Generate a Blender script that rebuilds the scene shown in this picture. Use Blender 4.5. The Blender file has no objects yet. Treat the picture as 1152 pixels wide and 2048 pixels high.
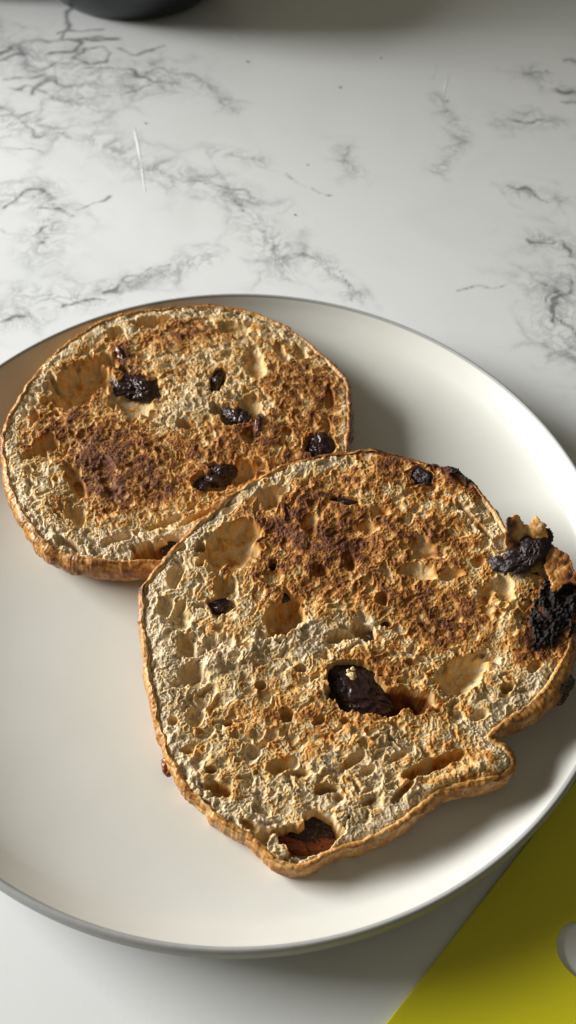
import bpy, math, random
import numpy as np
from mathutils import Matrix, Vector, noise as mnoise
random.seed(5)
S = bpy.context.scene
C = S.collection
R = math.radians

# ------------------------------------------------------------------ camera
CAM = np.array([0.0153159, -0.17923275, 0.28905154]); PITCH, ROLL, VFOV = 0.62646851, 0.06600534, R(60)
cd = bpy.data.cameras.new('camera'); cam = bpy.data.objects.new('camera', cd); C.objects.link(cam)
MR = Matrix.Rotation(PITCH, 4, 'X') @ Matrix.Rotation(ROLL, 4, 'Z')
cam.matrix_world = Matrix.Translation(Vector(CAM)) @ MR
cd.sensor_fit = 'VERTICAL'; cd.sensor_height = 24; cd.lens = 12 / math.tan(VFOV / 2)
cd.clip_start = 0.01; cd.clip_end = 50
cd.dof.use_dof = True; cd.dof.focus_distance = 0.295; cd.dof.aperture_fstop = 9
S.camera = cam
# ------------------------------------------------------------------ light
S.view_settings.view_transform = 'Standard'; S.view_settings.look = 'None'
S.view_settings.exposure = 0.0; S.view_settings.gamma = 1
w = bpy.data.worlds.new('World'); S.world = w; w.use_nodes = True
w.node_tree.nodes['Background'].inputs[0].default_value = (1.0, 0.93, 0.70, 1)
w.node_tree.nodes['Background'].inputs[1].default_value = 0.135

def area(name, loc, target, sx, sy, power, col):
    ld = bpy.data.lights.new(name, 'AREA'); ld.shape = 'RECTANGLE'; ld.size = sx; ld.size_y = sy
    ld.energy = power; ld.color = col
    o = bpy.data.objects.new(name, ld); C.objects.link(o)
    d = Vector(target) - Vector(loc)
    o.matrix_world = Matrix.Translation(Vector(loc)) @ d.to_track_quat('-Z', 'Y').to_matrix().to_4x4()
    return o
AZ, EL, DIST = R(166), R(20), 2.0
area('window_light', (DIST*math.cos(AZ)*math.cos(EL), DIST*math.sin(AZ)*math.cos(EL), DIST*math.sin(EL)),
     (0, 0, 0.0), 1.20, 0.80, 102, (1.0, 0.998, 0.985))

# ------------------------------------------------------------------ helpers
RM = np.array(MR.to_3x3()); F = 1024 / math.tan(VFOV / 2)
def at(px, py, plane=(0, 0, 0)):
    """point of the photograph's pixel grid -> point on the plane z = c + a*x + b*y"""
    px = np.asarray(px, float); py = np.asarray(py, float)
    d = np.stack([(px-576)/F, -(py-1024)/F, -np.ones_like(px)], -1) @ RM.T
    c, a, b = plane
    t = (c + a*CAM[0] + b*CAM[1] - CAM[2]) / (d[..., 2] - a*d[..., 0] - b*d[..., 1])
    return CAM + d * t[..., None]
def proj(x, y, z):
    d = np.stack([x-CAM[0], y-CAM[1], z-CAM[2]], -1) @ RM
    return 576 + F*d[..., 0]/-d[..., 2], 1024 - F*d[..., 1]/-d[..., 2]

def sm(a, b, x):
    t = np.clip((x-a)/(b-a), 0, 1); return t*t*(3-2*t)
def field(shape, res, wl, seed, rough=0.0, aniso=1.0, ang=0.0, res2=None):
    """smooth random field, unit variance, features of about wl (same unit as res)"""
    r = np.random.default_rng(seed)
    f = np.fft.rfft2(r.standard_normal(shape))
    ky = np.fft.fftfreq(shape[0], res)[:, None]; kx = np.fft.rfftfreq(shape[1], res2 or res)[None]
    c, s = math.cos(ang), math.sin(ang)
    k = np.sqrt(((kx*c+ky*s)*aniso)**2 + ((-kx*s+ky*c)/aniso)**2) * wl
    g = np.exp(-(k*k)*0.8) if rough == 0 else k*k/(0.15+k**(4-rough))*np.exp(-(k/8)**2)
    o = np.fft.irfft2(f*g, s=shape); o -= o.mean(); return o/o.std()
def worley(x, y, seed):
    r = np.random.default_rng(seed); T = r.random((256, 256, 3))
    ix = np.floor(x).astype(int); iy = np.floor(y).astype(int)
    f1 = np.full(x.shape, 9.); f2 = f1.copy(); cr = np.zeros(x.shape)
    for dx in (-1, 0, 1):
        for dy in (-1, 0, 1):
            t = T[(ix+dx) % 256, (iy+dy) % 256]
            d = np.hypot(ix+dx+t[..., 0]-x, iy+dy+t[..., 1]-y)
            n = d < f1
            f2 = np.where(n, f1, np.minimum(f2, d)); cr = np.where(n, t[..., 2], cr); f1 = np.where(n, d, f1)
    return f1, f2, cr
def inside(px, py, poly):
    m = np.zeros(px.shape, bool); n = len(poly)
    for i in range(n):
        x0, y0 = poly[i]; x1, y1 = poly[(i+1) % n]
        if y0 == y1: continue
        c = ((y0 > py) != (y1 > py)) & (px < (x1-x0)*(py-y0)/(y1-y0)+x0)
        m ^= c
    return m
def spline(P, n):
    P = np.asarray(P, float); k = len(P)
    L = np.r_[0, np.cumsum(np.linalg.norm(np.roll(P, -1, 0)-P, axis=1)**.5)]
    out = []
    T = np.linspace(0, L[-1], n*4, endpoint=False)
    i = np.clip(np.searchsorted(L, T, 'right')-1, 0, k-1); u = ((T-L[i])/(L[i+1]-L[i]))[:, None]
    p0, p1, p2, p3 = P[(i-1) % k], P[i], P[(i+1) % k], P[(i+2) % k]
    q = .5*(2*p1+(p2-p0)*u+(2*p0-5*p1+4*p2-p3)*u**2+(3*p1-p0-3*p2+p3)*u**3)
    s = np.r_[0, np.cumsum(np.linalg.norm(np.roll(q, -1, 0)-q, axis=1))]
    t = np.linspace(0, s[-1], n, endpoint=False)
    qq = np.vstack([q, q[:1]])
    return np.stack([np.interp(t, s, qq[:, j]) for j in range(P.shape[1])], 1)

def mesh_np(name, V, Fq, mat, parent=None, col=None, smooth=True, attrs=None):
    me = bpy.data.meshes.new(name); V = np.asarray(V, np.float32); Fq = np.asarray(Fq, np.int32)
    n, k = Fq.shape
    me.vertices.add(len(V)); me.vertices.foreach_set('co', V.ravel())
    me.loops.add(n*k); me.loops.foreach_set('vertex_index', Fq.ravel())
    me.polygons.add(n); me.polygons.foreach_set('loop_start', np.arange(0, n*k, k, dtype=np.int32))
    me.polygons.foreach_set('loop_total', np.full(n, k, np.int32))
    me.update(calc_edges=True); me.validate()
    if smooth: me.polygons.foreach_set('use_smooth', np.ones(n, bool))
    if col is not None:
        a = me.attributes.new('tint', 'FLOAT_COLOR', 'POINT')
        c = np.ones((len(V), 4), np.float32); c[:, :3] = col; a.data.foreach_set('color', c.ravel())
    for kx, v in (attrs or {}).items():
        a = me.attributes.new(kx, 'FLOAT', 'POINT'); a.data.foreach_set('value', np.asarray(v, np.float32).ravel())
    me.materials.append(mat)
    o = bpy.data.objects.new(name, me); C.objects.link(o)
    if parent is not None:
        o.parent = parent
        me.transform(Matrix.Translation(-parent.location))
    return o
def grid_faces(ny, nx, wrap=False):
    i = np.arange(ny*nx).reshape(ny, nx)
    if wrap: i = np.hstack([i, i[:, :1]])
    return np.stack([i[:-1, :-1], i[:-1, 1:], i[1:, 1:], i[1:, :-1]], -1).reshape(-1, 4)
def tag(o, label=None, cat=None, group=None, kind=None):
    for k, v in (('label', label), ('category', cat), ('group', group), ('kind', kind)):
        if v: o[k] = v
    return o
def empty(name, loc):
    o = bpy.data.objects.new(name, None); C.objects.link(o); o.location = loc; o.empty_display_size = .01
    return o

# ------------------------------------------------------------------ materials
def mat(name):
    m = bpy.data.materials.new(name); m.use_nodes = True
    nt = m.node_tree; return m, nt, nt.nodes['Principled BSDF']
def nd(nt, typ, **kw):
    n = nt.nodes.new(typ)
    for k, v in kw.items():
        if k in n.inputs: n.inputs[k].default_value = v
        else: setattr(n, k, v)
    return n
def mth(nt, op, a, b=None, clamp=False):
    n = nt.nodes.new('ShaderNodeMath'); n.operation = op; n.use_clamp = clamp
    for i, v in enumerate((a, b)):
        if v is None: continue
        if isinstance(v, (int, float)): n.inputs[i].default_value = v
        else: nt.links.new(v, n.inputs[i])
    return n.outputs[0]
def mix(nt, fac, a, b, mode='MIX'):
    n = nt.nodes.new('ShaderNodeMix'); n.data_type = 'RGBA'; n.blend_type = mode
    for k, v in ((0, fac), (6, a), (7, b)):
        if isinstance(v, (int, float)): n.inputs[k].default_value = v
        elif isinstance(v, tuple): n.inputs[k].default_value = (*v, 1)
        else: nt.links.new(v, n.inputs[k])
    return n.outputs[2]
def ramp(nt, src, stops):
    n = nt.nodes.new('ShaderNodeValToRGB'); e = n.color_ramp.elements
    while len(e) < len(stops): e.new(.5)
    for q, (p, c) in zip(e, stops): q.position = p; q.color = (c, c, c, 1) if not isinstance(c, tuple) else (*c, 1)
    nt.links.new(src, n.inputs[0]); return n.outputs[0]
def noise_n(nt, scale, detail=4, rough=.5, vec=None, dist=0):
    n = nd(nt, 'ShaderNodeTexNoise', Scale=scale, Detail=detail, Roughness=rough, Distortion=dist)
    if vec is None:
        g = nt.nodes.new('ShaderNodeTexCoord'); vec = g.outputs['Object']
    nt.links.new(vec, n.inputs['Vector']); return n.outputs['Fac']
def bump(nt, b, h, strength, dist):
    n = nd(nt, 'ShaderNodeBump', Strength=strength, Distance=dist)
    nt.links.new(h, n.inputs['Height']); nt.links.new(n.outputs[0], b.inputs['Normal'])

def m_bread(name, rough, spec, bumpd, sss):
    m, nt, b = mat(name)
    a = nd(nt, 'ShaderNodeAttribute', attribute_name='tint')
    n = noise_n(nt, 2600, 3, .7)
    k = ramp(nt, n, [(.3, .9), (.7, 1.08)])
    nt.links.new(mix(nt, 1.0, a.outputs['Color'], k, 'MULTIPLY'), b.inputs['Base Color'])
    b.inputs['Roughness'].default_value = rough; b.inputs['Specular IOR Level'].default_value = spec
    b.inputs['Subsurface Weight'].default_value = sss; b.inputs['Subsurface Radius'].default_value = (1, .8, .6)
    b.inputs['Subsurface Scale'].default_value = .0012
    bump(nt, b, noise_n(nt, 1800, 4, .65), 1.0, bumpd)
    return m
M_crumb = m_bread('toasted_crumb', .70, .22, .00005, .4)
M_crust = m_bread('baked_crust', .40, .45, .00008, .12)

M_raisin, nt, b = mat('raisin_skin')
a = nd(nt, 'ShaderNodeAttribute', attribute_name='tint')
nt.links.new(a.outputs['Color'], b.inputs['Base Color'])
nr = noise_n(nt, 900, 3, .6)
nt.links.new(ramp(nt, nr, [(.35, .10), (.7, .42)]), b.inputs['Roughness'])
bump(nt, b, noise_n(nt, 1500, 3, .6), .6, .0002)

M_glaze, nt, b = mat('cream_glaze')
v = noise_n(nt, 45, 3, .5); sp = noise_n(nt, 1500, 1, .4)
c = mix(nt, ramp(nt, v, [(.3, 0.0), (.7, 1.0)]), (.665, .66, .605), (.645, .635, .58))
c = mix(nt, ramp(nt, sp, [(.80, 0.0), (.84, .5)]), c, (.3, .26, .2))
nt.links.new(c, b.inputs['Base Color']); b.inputs['Roughness'].default_value = .27; b.inputs['Specular IOR Level'].default_value = .45
bump(nt, b, noise_n(nt, 60, 2, .4), .05, .001)

M_rim, nt, b = mat('grey_stoneware')
v = noise_n(nt, 300, 4, .6)
nt.links.new(mix(nt, v, (.30, .305, .295), (.38, .38, .365)), b.inputs['Base Color'])
b.inputs['Roughness'].default_value = .5
bump(nt, b, noise_n(nt, 900, 3, .5), .15, .0002)

# ------------------------------------------------------------------ countertop with veins
gx1 = np.concatenate([np.linspace(-1.2, -.31, 20)[:-1], np.arange(-.31, .31, .0015), np.linspace(.31, 1.2, 20)])
gy1 = np.concatenate([np.linspace(-.6, -.2, 10)[:-1], np.arange(-.2, .5, .0017), np.linspace(.5, 1.3, 20)])
GX, GY = np.meshgrid(gx1, gy1)
def warped(X, Y):
    n = 900; xs = ((X+1.3)/2.6*n).clip(0, n-1).astype(int); r_ = 2.6/n
    W = [field((n, n), r_, wl, sd) for wl, sd in ((.022, 71), (.022, 72), (.009, 73), (.009, 74))]
    def smp(G):
        fx = ((X+1.3)/r_).clip(0, n-2); fy = ((Y+1.0)/r_).clip(0, n-2); ix = fx.astype(int); iy = fy.astype(int); fx = fx-ix; fy = fy-iy
        return G[iy, ix]*(1-fx)*(1-fy)+G[iy, ix+1]*fx*(1-fy)+G[iy+1, ix]*(1-fx)*fy+G[iy+1, ix+1]*fx*fy
    return X+.0022*smp(W[0])+.0009*smp(W[2]), Y+.0022*smp(W[1])+.0009*smp(W[3])
def seg_dist(lines, X, Y, warp):
    D = np.full(X.shape, .5); W = np.zeros(X.shape)
    for st, pts in lines:
        P = at([p[0] for p in pts], [p[1] for p in pts])[:, :2]
        for i in range(len(P)-1):
            a, bb = P[i], P[i+1]; ab = bb-a
            t = np.clip(((X-a[0])*ab[0]+(Y-a[1])*ab[1])/(ab@ab), 0, 1)
            d = np.hypot(X-a[0]-t*ab[0], Y-a[1]-t*ab[1])
            W = np.where(d/st < D, st, W); D = np.minimum(D, d/st)
    return D
V_SHARP = [  # thin dark veins: (strength, pixels)
 (.6, [(0, 160), (30, 150), (62, 158), (100, 148)]), (.5, [(20, 178), (58, 176), (95, 196), (140, 200)]), (.6, [(100, 60), (128, 52), (160, 60), (205, 56)]), (.5, [(165, 130), (205, 142), (255, 146), (300, 160), (350, 172)]), (.4, [(290, 150), (330, 140), (372, 148), (430, 172)]), (.45, [(0, 300), (40, 296), (85, 304)]),
 (.4, [(10, 455), (50, 470), (90, 452)]), (.4, [(470, 400), (498, 430), (500, 455), (530, 480), (580, 492)]), (1.0, [(-60, 125), (0, 105), (40, 90), (90, 86), (118, 72), (132, 40), (146, 22)]), (1.0, [(0, 121), (36, 108), (40, 92)]),
 (.9, [(90, 111), (140, 107), (165, 92), (158, 80), (140, 75), (118, 76)]), (.9, [(60, 187), (100, 157), (120, 158), (145, 178)]),
 (.6, [(150, 115), (165, 104), (195, 98), (220, 108), (210, 120), (170, 124), (150, 118)]),
 (.55, [(240, 103), (275, 112), (300, 100), (320, 88)]), (.7, [(155, 78), (200, 76), (240, 82), (165, 82)]),
 (.45, [(160, 196), (230, 192), (280, 172), (310, 170)]), (.6, [(60, 138), (95, 132), (125, 125)]),
 (.8, [(0, 420), (30, 402), (60, 392), (85, 380), (105, 394)]), (.5, [(75, 425), (110, 420), (140, 432)]), (.4, [(150, 415), (200, 405), (222, 392)]),
 (.55, [(60, 490), (85, 500), (92, 478)]), (.5, [(0, 215), (30, 232), (75, 262), (100, 270)]), (.45, [(0, 240), (40, 238), (80, 228)]),
 (.4, [(1040, 145), (1075, 143), (1100, 150)]), (.9, [(1120, 178), (1152, 184), (1190, 180)]), (.7, [(1130, 200), (1170, 200)]), (.6, [(1125, 125), (1150, 122)]),
 (.5, [(1020, 245), (1060, 240), (1105, 244)]), (.5, [(1068, 478), (1100, 490), (1130, 480), (1148, 520)]),
 (.55, [(1085, 570), (1115, 580), (1105, 610), (1135, 640), (1152, 700)]), (.5, [(1152, 560), (1130, 590), (1110, 640), (1160, 660)]),
 (.35, [(925, 590), (960, 575), (1000, 562)]), (.5, [(1030, 375), (1070, 385), (1110, 398)]), (.3, [(860, 330), (905, 342)]),
 (.45, [(0, 640), (35, 636), (75, 625)]), (.4, [(130, 615), (170, 605), (215, 600)]), (.35, [(200, 590), (250, 556), (310, 540), (350, 535)]),
 (.38, [(535, 525), (575, 520), (592, 500), (570, 482)]), (.35, [(620, 510), (670, 540), (700, 575), (720, 600)]), (.3, [(575, 345), (620, 365), (660, 378)]),
 (.4, [(280, 330), (330, 345), (360, 365), (410, 362), (450, 375), (500, 385)]),
]
V_SOFT = [  # broad smoky bands
 (1.0, [(0, 90), (60, 110), (130, 130), (200, 150), (160, 200)]), (.8, [(240, 160), (320, 150), (340, 165)]), (.7, [(0, 250), (60, 250), (95, 265)]),
 (.6, [(190, 270), (260, 320), (340, 350), (420, 370), (480, 395), (500, 440), (545, 490), (560, 530)]),
 (.6, [(0, 400), (90, 385), (110, 440), (80, 500)]), (.45, [(60, 590), (180, 600)]), (.35, [(230, 570), (340, 545), (420, 510)]),
 (.35, [(560, 490), (640, 520), (710, 590)]), (.7, [(1090, 570), (1130, 600), (1110, 650), (1152, 700)]), (.5, [(1080, 480), (1150, 500), (1140, 560)]),
 (.4, [(1000, 240), (1110, 245)]), (.35, [(1030, 380), (1110, 395)]), (.4, [(1050, 145), (1152, 180)]), (.25, [(870, 190), (930, 270), (880, 340)]),
 (.4, [(0, 640), (80, 625)]), (.3, [(430, 300), (520, 320)]), (.3, [(680, 295), (710, 350)]), (.3, [(300, 125), (420, 170), (470, 220)]),
 (.6, [(-150, 60), (-80, 300), (-120, 600)]), (.5, [(1250, 200), (1300, 500), (1260, 800)]), (.4, [(500, -30), (700, -60)]),
]
vd = seg_dist(V_SHARP, *warped(GX, GY), 0); vs = seg_dist(V_SOFT, GX, GY, 0)
M_counter, nt, b = mat('marble_quartz')
tc = nt.nodes.new('ShaderNodeTexCoord').outputs['Object']
A1 = nd(nt, 'ShaderNodeAttribute', attribute_name='vein_distance').outputs['Fac']
A2 = nd(nt, 'ShaderNodeAttribute', attribute_name='smoke_distance').outputs['Fac']
n1 = noise_n(nt, 120, 5, .6, tc); n2 = noise_n(nt, 28, 4, .6, tc, .6); n3 = noise_n(nt, 60, 6, .7, tc, 1.2)
# the hand laid veins wander through the noise
d1 = mth(nt, 'ADD', A1, mth(nt, 'MULTIPLY', mth(nt, 'SUBTRACT', n1, .42), .0022))
line = ramp(nt, mth(nt, 'MULTIPLY', mth(nt, 'ABSOLUTE', d1), 100), [(0.0, 1.0), (.11, .9), (.2, .30), (.45, 0.0)])
line = mth(nt, 'MULTIPLY', line, ramp(nt, n2, [(.34, .45), (.48, 1.0)]))
near = ramp(nt, mth(nt, 'MULTIPLY', A2, 10), [(0.0, 1.0), (.12, .5), (.30, 0.0)])
iso = ramp(nt, mth(nt, 'ABSOLUTE', mth(nt, 'SUBTRACT', n3, .5)), [(0.0, 1.0), (.02, .5), (.06, 0.0)])
cloud = ramp(nt, noise_n(nt, 75, 6, .62, tc, .5), [(.48, 0.0), (.72, 1.0)])
smoke = mth(nt, 'MULTIPLY', near, mth(nt, 'ADD', mth(nt, 'MULTIPLY', iso, .60), mth(nt, 'MULTIPLY', cloud, .27)))
vw = nt.nodes.new('ShaderNodeVectorMath'); vw.operation = 'MULTIPLY_ADD'
wn = nd(nt, 'ShaderNodeTexNoise', Scale=45, Detail=4, Roughness=.6); nt.links.new(tc, wn.inputs['Vector'])
nt.links.new(wn.outputs['Color'], vw.inputs[0]); vw.inputs[1].default_value = (.028, .028, 0); nt.links.new(tc, vw.inputs[2])
vo = nd(nt, 'ShaderNodeTexVoronoi', feature='DISTANCE_TO_EDGE', Scale=34); nt.links.new(vw.outputs[0], vo.inputs['Vector'])
net = ramp(nt, vo.outputs['Distance'], [(0.0, 1.0), (.03, .55), (.09, .12), (.2, 0.0)])
wide = ramp(nt, mth(nt, 'MULTIPLY', A2, 10), [(0.0, 1.0), (.2, .65), (.55, 0.0)])
net = mth(nt, 'MULTIPLY', mth(nt, 'MULTIPLY', net, wide), ramp(nt, noise_n(nt, 40, 5, .65, tc), [(.42, 0.0), (.62, .75)]))
faint = mth(nt, 'MULTIPLY', ramp(nt, noise_n(nt, 14, 5, .6, tc, 1.0), [(.5, 0.0), (.8, 1.0)]), .14)
base = mix(nt, noise_n(nt, 9, 3, .5, tc), (.74, .76, .755), (.79, .80, .79))
base = mix(nt, faint, base, (.42, .42, .42))
base = mix(nt, smoke, base, (.20, .205, .21))
base = mix(nt, net, base, (.17, .175, .185))
base = mix(nt, mth(nt, 'MULTIPLY', line, .82), base, (.10, .105, .115))
grain = ramp(nt, noise_n(nt, 1300, 2, .5, tc), [(.70, 0.0), (.80, .28)])
base = mix(nt, grain, base, (.42, .42, .42))
nt.links.new(base, b.inputs['Base Color'])
nt.links.new(ramp(nt, noise_n(nt, 30, 4, .6, tc), [(.3, .22), (.7, .28)]), b.inputs['Roughness'])
b.inputs['Specular IOR Level'].default_value = .4
bump(nt, b, noise_n(nt, 700, 2, .5, tc), .06, .0003)
counter = mesh_np('countertop', np.stack([GX, GY, 0*GX], -1).reshape(-1, 3), grid_faces(*GX.shape), M_counter,
                  attrs={'vein_distance': vd, 'smoke_distance': vs})
counter['kind'] = 'structure'

# ------------------------------------------------------------------ plate
def lathe(name, prof, n, m, parent, wob=0.0):
    P = np.array(prof); th = np.linspace(0, 2*math.pi, n, endpoint=False)
    rr = P[:, 0][:, None]*(1+wob*np.sin(2*th+1)[None]+wob*.6*np.sin(3*th)[None])
    V = np.stack([rr*np.cos(th), rr*np.sin(th), P[:, 1][:, None]+0*th], -1).reshape(-1, 3)
    return mesh_np(name, V, grid_faces(len(P), n, True), m, parent)
def smooth_prof(pts, n):
    P = np.array(pts, float)
    for _ in range(4):
        Q = [P[0]]
        for a, c in zip(P[:-1], P[1:]): Q += [a*.75+c*.25, a*.25+c*.75]
        Q.append(P[-1]); P = np.array(Q)
    return P
plate = tag(empty('plate', (0, 0, 0)), 'round cream glazed plate with a grey rim under the two toast slices', 'plate')
RI = .1338
def plate_z(r):   # inner surface
    return np.interp(r, INNER[:, 0], INNER[:, 1])
INNER = smooth_prof([(0, .0052), (.05, .0052), (.085, .0054), (.108, .0066), (.124, .0105), (.1305, .0160), (RI, .0204)], 0)
lathe('glazed_dish', INNER, 360, M_glaze, plate)
lathe('outer_rim', smooth_prof([(RI, .0204), (RI+.0004, .0211), (RI+.0012, .0213), (RI+.0022, .0204), (RI+.0025, .0176), (RI+.0022, .014), (RI+.0002, .0095),
      (.125, .0055), (.105, .003), (.100, .0015)], 0), 360, M_rim, plate, 0)
lathe('foot_ring', smooth_prof([(.100, .0028), (.0995, .0003), (.0965, .0002), (.0955, .0028), (.02, .003), (0, .003)], 0), 180, M_rim, plate)

# ------------------------------------------------------------------ bread
TR_T = [0, .3, .5, .72, 1.0, 1.3]
TR_C = np.array([(.70, .56, .375), (.68, .47, .205), (.56, .265, .056), (.345, .130, .026), (.155, .056, .022), (.016, .012, .011)])
def toast_rgb(T, purple):
    T = np.clip(T, 0, 1.3)
    c = np.stack([np.interp(T, TR_T, TR_C[:, i]) for i in range(3)], -1)
    p = np.clip(purple, 0, 1)[..., None]
    return c*(1-p)+np.array([.165, .064, .030])*p
def ell(px, py, cx, cy, rx, ry, ang):
    c, s = math.cos(R(ang)), math.sin(R(ang))
    dx, dy = px-cx, py-cy
    return np.sqrt(((dx*c+dy*s)/rx)**2+((-dx*s+dy*c)/ry)**2)
def blobs(px, py, L):
    o = np.zeros(px.shape)
    for cx, cy, rx, ry, ang, v in L: o += v*np.exp(-ell(px, py, cx, cy, rx, ry, ang)**2*.9)
    return o

def make_slice(name, label, plane, outline, thick, pits, lumps, toast, purple, burnt, crust_toast, seed, bulge, swirl, pur_k=1.0):
    """outline, pits and stains are laid out on the slice's own upper face"""
    res = .23   # mm
    OP = np.array(outline, float)
    P3 = at(OP[:, 0], OP[:, 1], plane)
    sp_ = spline(P3[:, :2], 2600)*1000          # mm
    # ragged edge
    rg = np.random.default_rng(seed); n = len(sp_)
    tang = np.roll(sp_, -3, 0)-np.roll(sp_, 3, 0); tang /= np.linalg.norm(tang, axis=1)[:, None]
    area2 = np.sum(sp_[:, 0]*np.roll(sp_[:, 1], -1)-np.roll(sp_[:, 0], -1)*sp_[:, 1])
    nrm = np.stack([tang[:, 1], -tang[:, 0]], 1)*(1 if area2 > 0 else -1)
    def ring_noise(wl, sd):
        f = np.fft.rfft(np.random.default_rng(sd).standard_normal(n)); L = np.linalg.norm(np.roll(sp_, -1, 0)-sp_, axis=1).sum()
        k = np.arange(len(f))/L*wl; f *= np.exp(-k*k); o = np.fft.irfft(f, n); return o/o.std()
    edge = sp_ + nrm*(.22*ring_noise(9, seed+1)+.10*ring_noise(3, seed+2)+.07*ring_noise(1.2, seed+21))[:, None]
    # crumb grid
    x0, y0 = edge.min(0)-3; x1, y1 = edge.max(0)+3
    nx, ny = int((x1-x0)/res), int((y1-y0)/res)
    X, Y = np.meshgrid(x0+np.arange(nx)*res, y0+np.arange(ny)*res); shp = X.shape
    Zp = (plane[0]*1000+plane[1]*X+plane[2]*Y)
    px, py = proj(X/1000, Y/1000, Zp/1000)
    # distance to the edge, rough: by masked splat of edge points into coarse field
    k = 12; Xc, Yc = X[::k, ::k], Y[::k, ::k]; E = edge[::8]
    dc = np.sqrt(((Xc[..., None]-E[:, 0])**2+(Yc[..., None]-E[:, 1])**2).min(-1))
    insc = inside(Xc, Yc, [tuple(e) for e in edge[::8]])
    dc = np.where(insc, dc, -dc)
    gy = np.minimum(np.arange(ny)/k, dc.shape[0]-1.001); gx = np.minimum(np.arange(nx)/k, dc.shape[1]-1.001)
    iy, ix = gy.astype(int), gx.astype(int); fy, fx = (gy-iy)[:, None], (gx-ix)[None]
    D = (dc[iy][:, ix]*(1-fy)*(1-fx)+dc[iy+1][:, ix]*fy*(1-fx)+dc[iy][:, ix+1]*(1-fy)*fx+dc[iy+1][:, ix+1]*fy*fx)
    def fl(wl, sd, **kw): return field(shp, res, wl, seed*100+sd, **kw)
    nA, nB = fl(14, 1), fl(14, 2); w1, w2 = fl(5, 3), fl(5, 4); w3, w4 = fl(1.7, 5), fl(1.7, 6); v1, v2 = fl(.9, 51), fl(.9, 52)
    fine = fl(.7, 7); fine2 = fl(1.4, 8); rough = fl(3, 9, rough=.6)
    # pits
    cav = np.zeros(shp); smooth = np.zeros(shp); pit_t = np.zeros(shp); wall = np.zeros(shp); dark = np.zeros(shp)
    for p in pits:
        cx, cy, rx, ry, ang, dep, tst, sf = p
        wob = .15*w1+.03*w3
        r = np.maximum(ell(px, py, cx, cy, rx, ry, ang)*np.clip(1+wob, .7, 1.5)+.02*w2, 0)
        ins = np.clip(1-r**3.0, 0, 1)**.85
        cav = np.maximum(cav, 1.85*dep*ins); smooth = np.maximum(smooth, sf*sm(1.0, .82, r))
        pit_t = np.where(r < 1, tst, pit_t)
        wall = np.maximum(wall, np.exp(-((r-1.03)/.07)**2)*min(1, dep/3)*.5)
    # pores
    WX, WY = X+.8*w1+.15*w3+.05*v1, Y+.8*w2+.15*w4+.05*v2
    a0 = swirl(px, py)
    ca, sa = np.cos(a0), np.sin(a0)
    # rotate locally about cell size patches; a slowly varying angle stays nearly area true
    def cells(size, st, sd):
        A = np.round(a0/(math.pi/10))*(math.pi/10); f = None
        U = (WX*np.cos(A)+WY*np.sin(A))/(size*st); Vv = (-WX*np.sin(A)+WY*np.cos(A))/size
        return worley(U+50+A*7, Vv+50, seed*7+sd)
    f1, f2, cr = cells(3.4, 1.5, 1); g1, g2, gr = cells(1.45, 1.4, 2); h1, h2, hr = worley(WX/.8+90, WY/.8+90, seed*7+3)
    dens = np.clip(.5+.40*nA, 0.08, 1.2)                      # open crumb here, tight there
    T0 = np.clip(1.25*blobs(px, py, toast), -1, 1.6)
    pur = pur_k*blobs(px, py, purple); tight = np.clip(T0*.95+pur*.4, 0, .85)
    po = sm(.28, .5, cr)*np.clip(1-(f1/(.28+.30*cr))**2, 0, 1)**.75
    pm = (.25+.75*gr)*sm(.05, .30, g2-g1)
    ps = (.2+.8*hr)*sm(.05, .40, h2-h1)
    j1, j2, jr = worley(WX/.62+30, WY/.62+30, seed*7+5); pq = np.clip(1-(j1/.6)**2, 0, 1)*jr
    rid = 1-np.abs(fine2); rid2 = 1-np.abs(fl(1.1, 12, aniso=1.3, ang=.6))
    rms = (1-smooth*.9)
    pore = 2.5*(.3+.7*dens)*(1-tight*.7)*po + 1.0*(1-tight*.85)*pm*(.35+.65*dens) + .40*(1-tight*.6)*ps + .12*pq
    H = -pore*rms + rms*(.02*rid+.03*rid2+.03*fine+.045*rough+.07*tight*(v1*.5+rid2*.6+fine*.5)) + .05*fine*smooth + .10*fl(2.5, 14)*smooth
    H += .35*nB+.16*w1*rms
    for cx, cy, rx, ry, ang, hh in lumps:
        r = ell(px, py, cx, cy, rx, ry, ang)*(1+.1*w1+.06*w3)
        H += hh*np.clip(1-r**2, 0, 1)**.8
    low = -cav
    H = H*.85
    Hh = H+low
    H_all = Hh + wall*.5*rms
    edgefall = np.clip(D, -3, 6)
    H_all -= .9*np.exp(-(edgefall/1.2)**2)
    H_all = np.maximum(H_all, -thick+1.2)
    # toasting: prominent crumb browns, hollows stay pale
    prom = -pore + .10*rid+.1*rid2+.18*rough
    prom = (prom-prom.mean())/prom.std()
    T = .19+T0*(.80+.24*w1*.4)+.15*prom*(.45+1.0*np.clip(T0, 0, .8))+.085*w3+.10*w1+.06*fine
    rimpale = np.exp(-(np.clip(D-1.5, 0, 99)/4.5)**2)
    T -= .25*rimpale
    T += tight*(.07*fine+.07*w3+.05*v1); T = T*(1-smooth*.85)+(pit_t+.08+.09*w3+.09*w1)*smooth
    T = np.where((cav > 2.2) & (smooth < .5), T*.45+.08, T)
    T += .16*wall
    T += .55*np.exp(-(np.clip(D, 0, 9)/.8)**2)
    Bn = np.zeros(shp)
    for cx, cy, rx, ry, ang in burnt:
        r = ell(px, py, cx, cy, rx, ry, ang)*np.clip(1+.22*w1+.16*w3+.06*fine, .65, 1.6)
        Bn = np.maximum(Bn, sm(1.12, .82, r)); 
    T = np.clip(T, 0, 1.05)+Bn*1.3
    H_all = H_all*(1-.6*Bn)+Bn*(.9+.35*w3+.25*rid-.35*pq+.3*w1)
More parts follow.
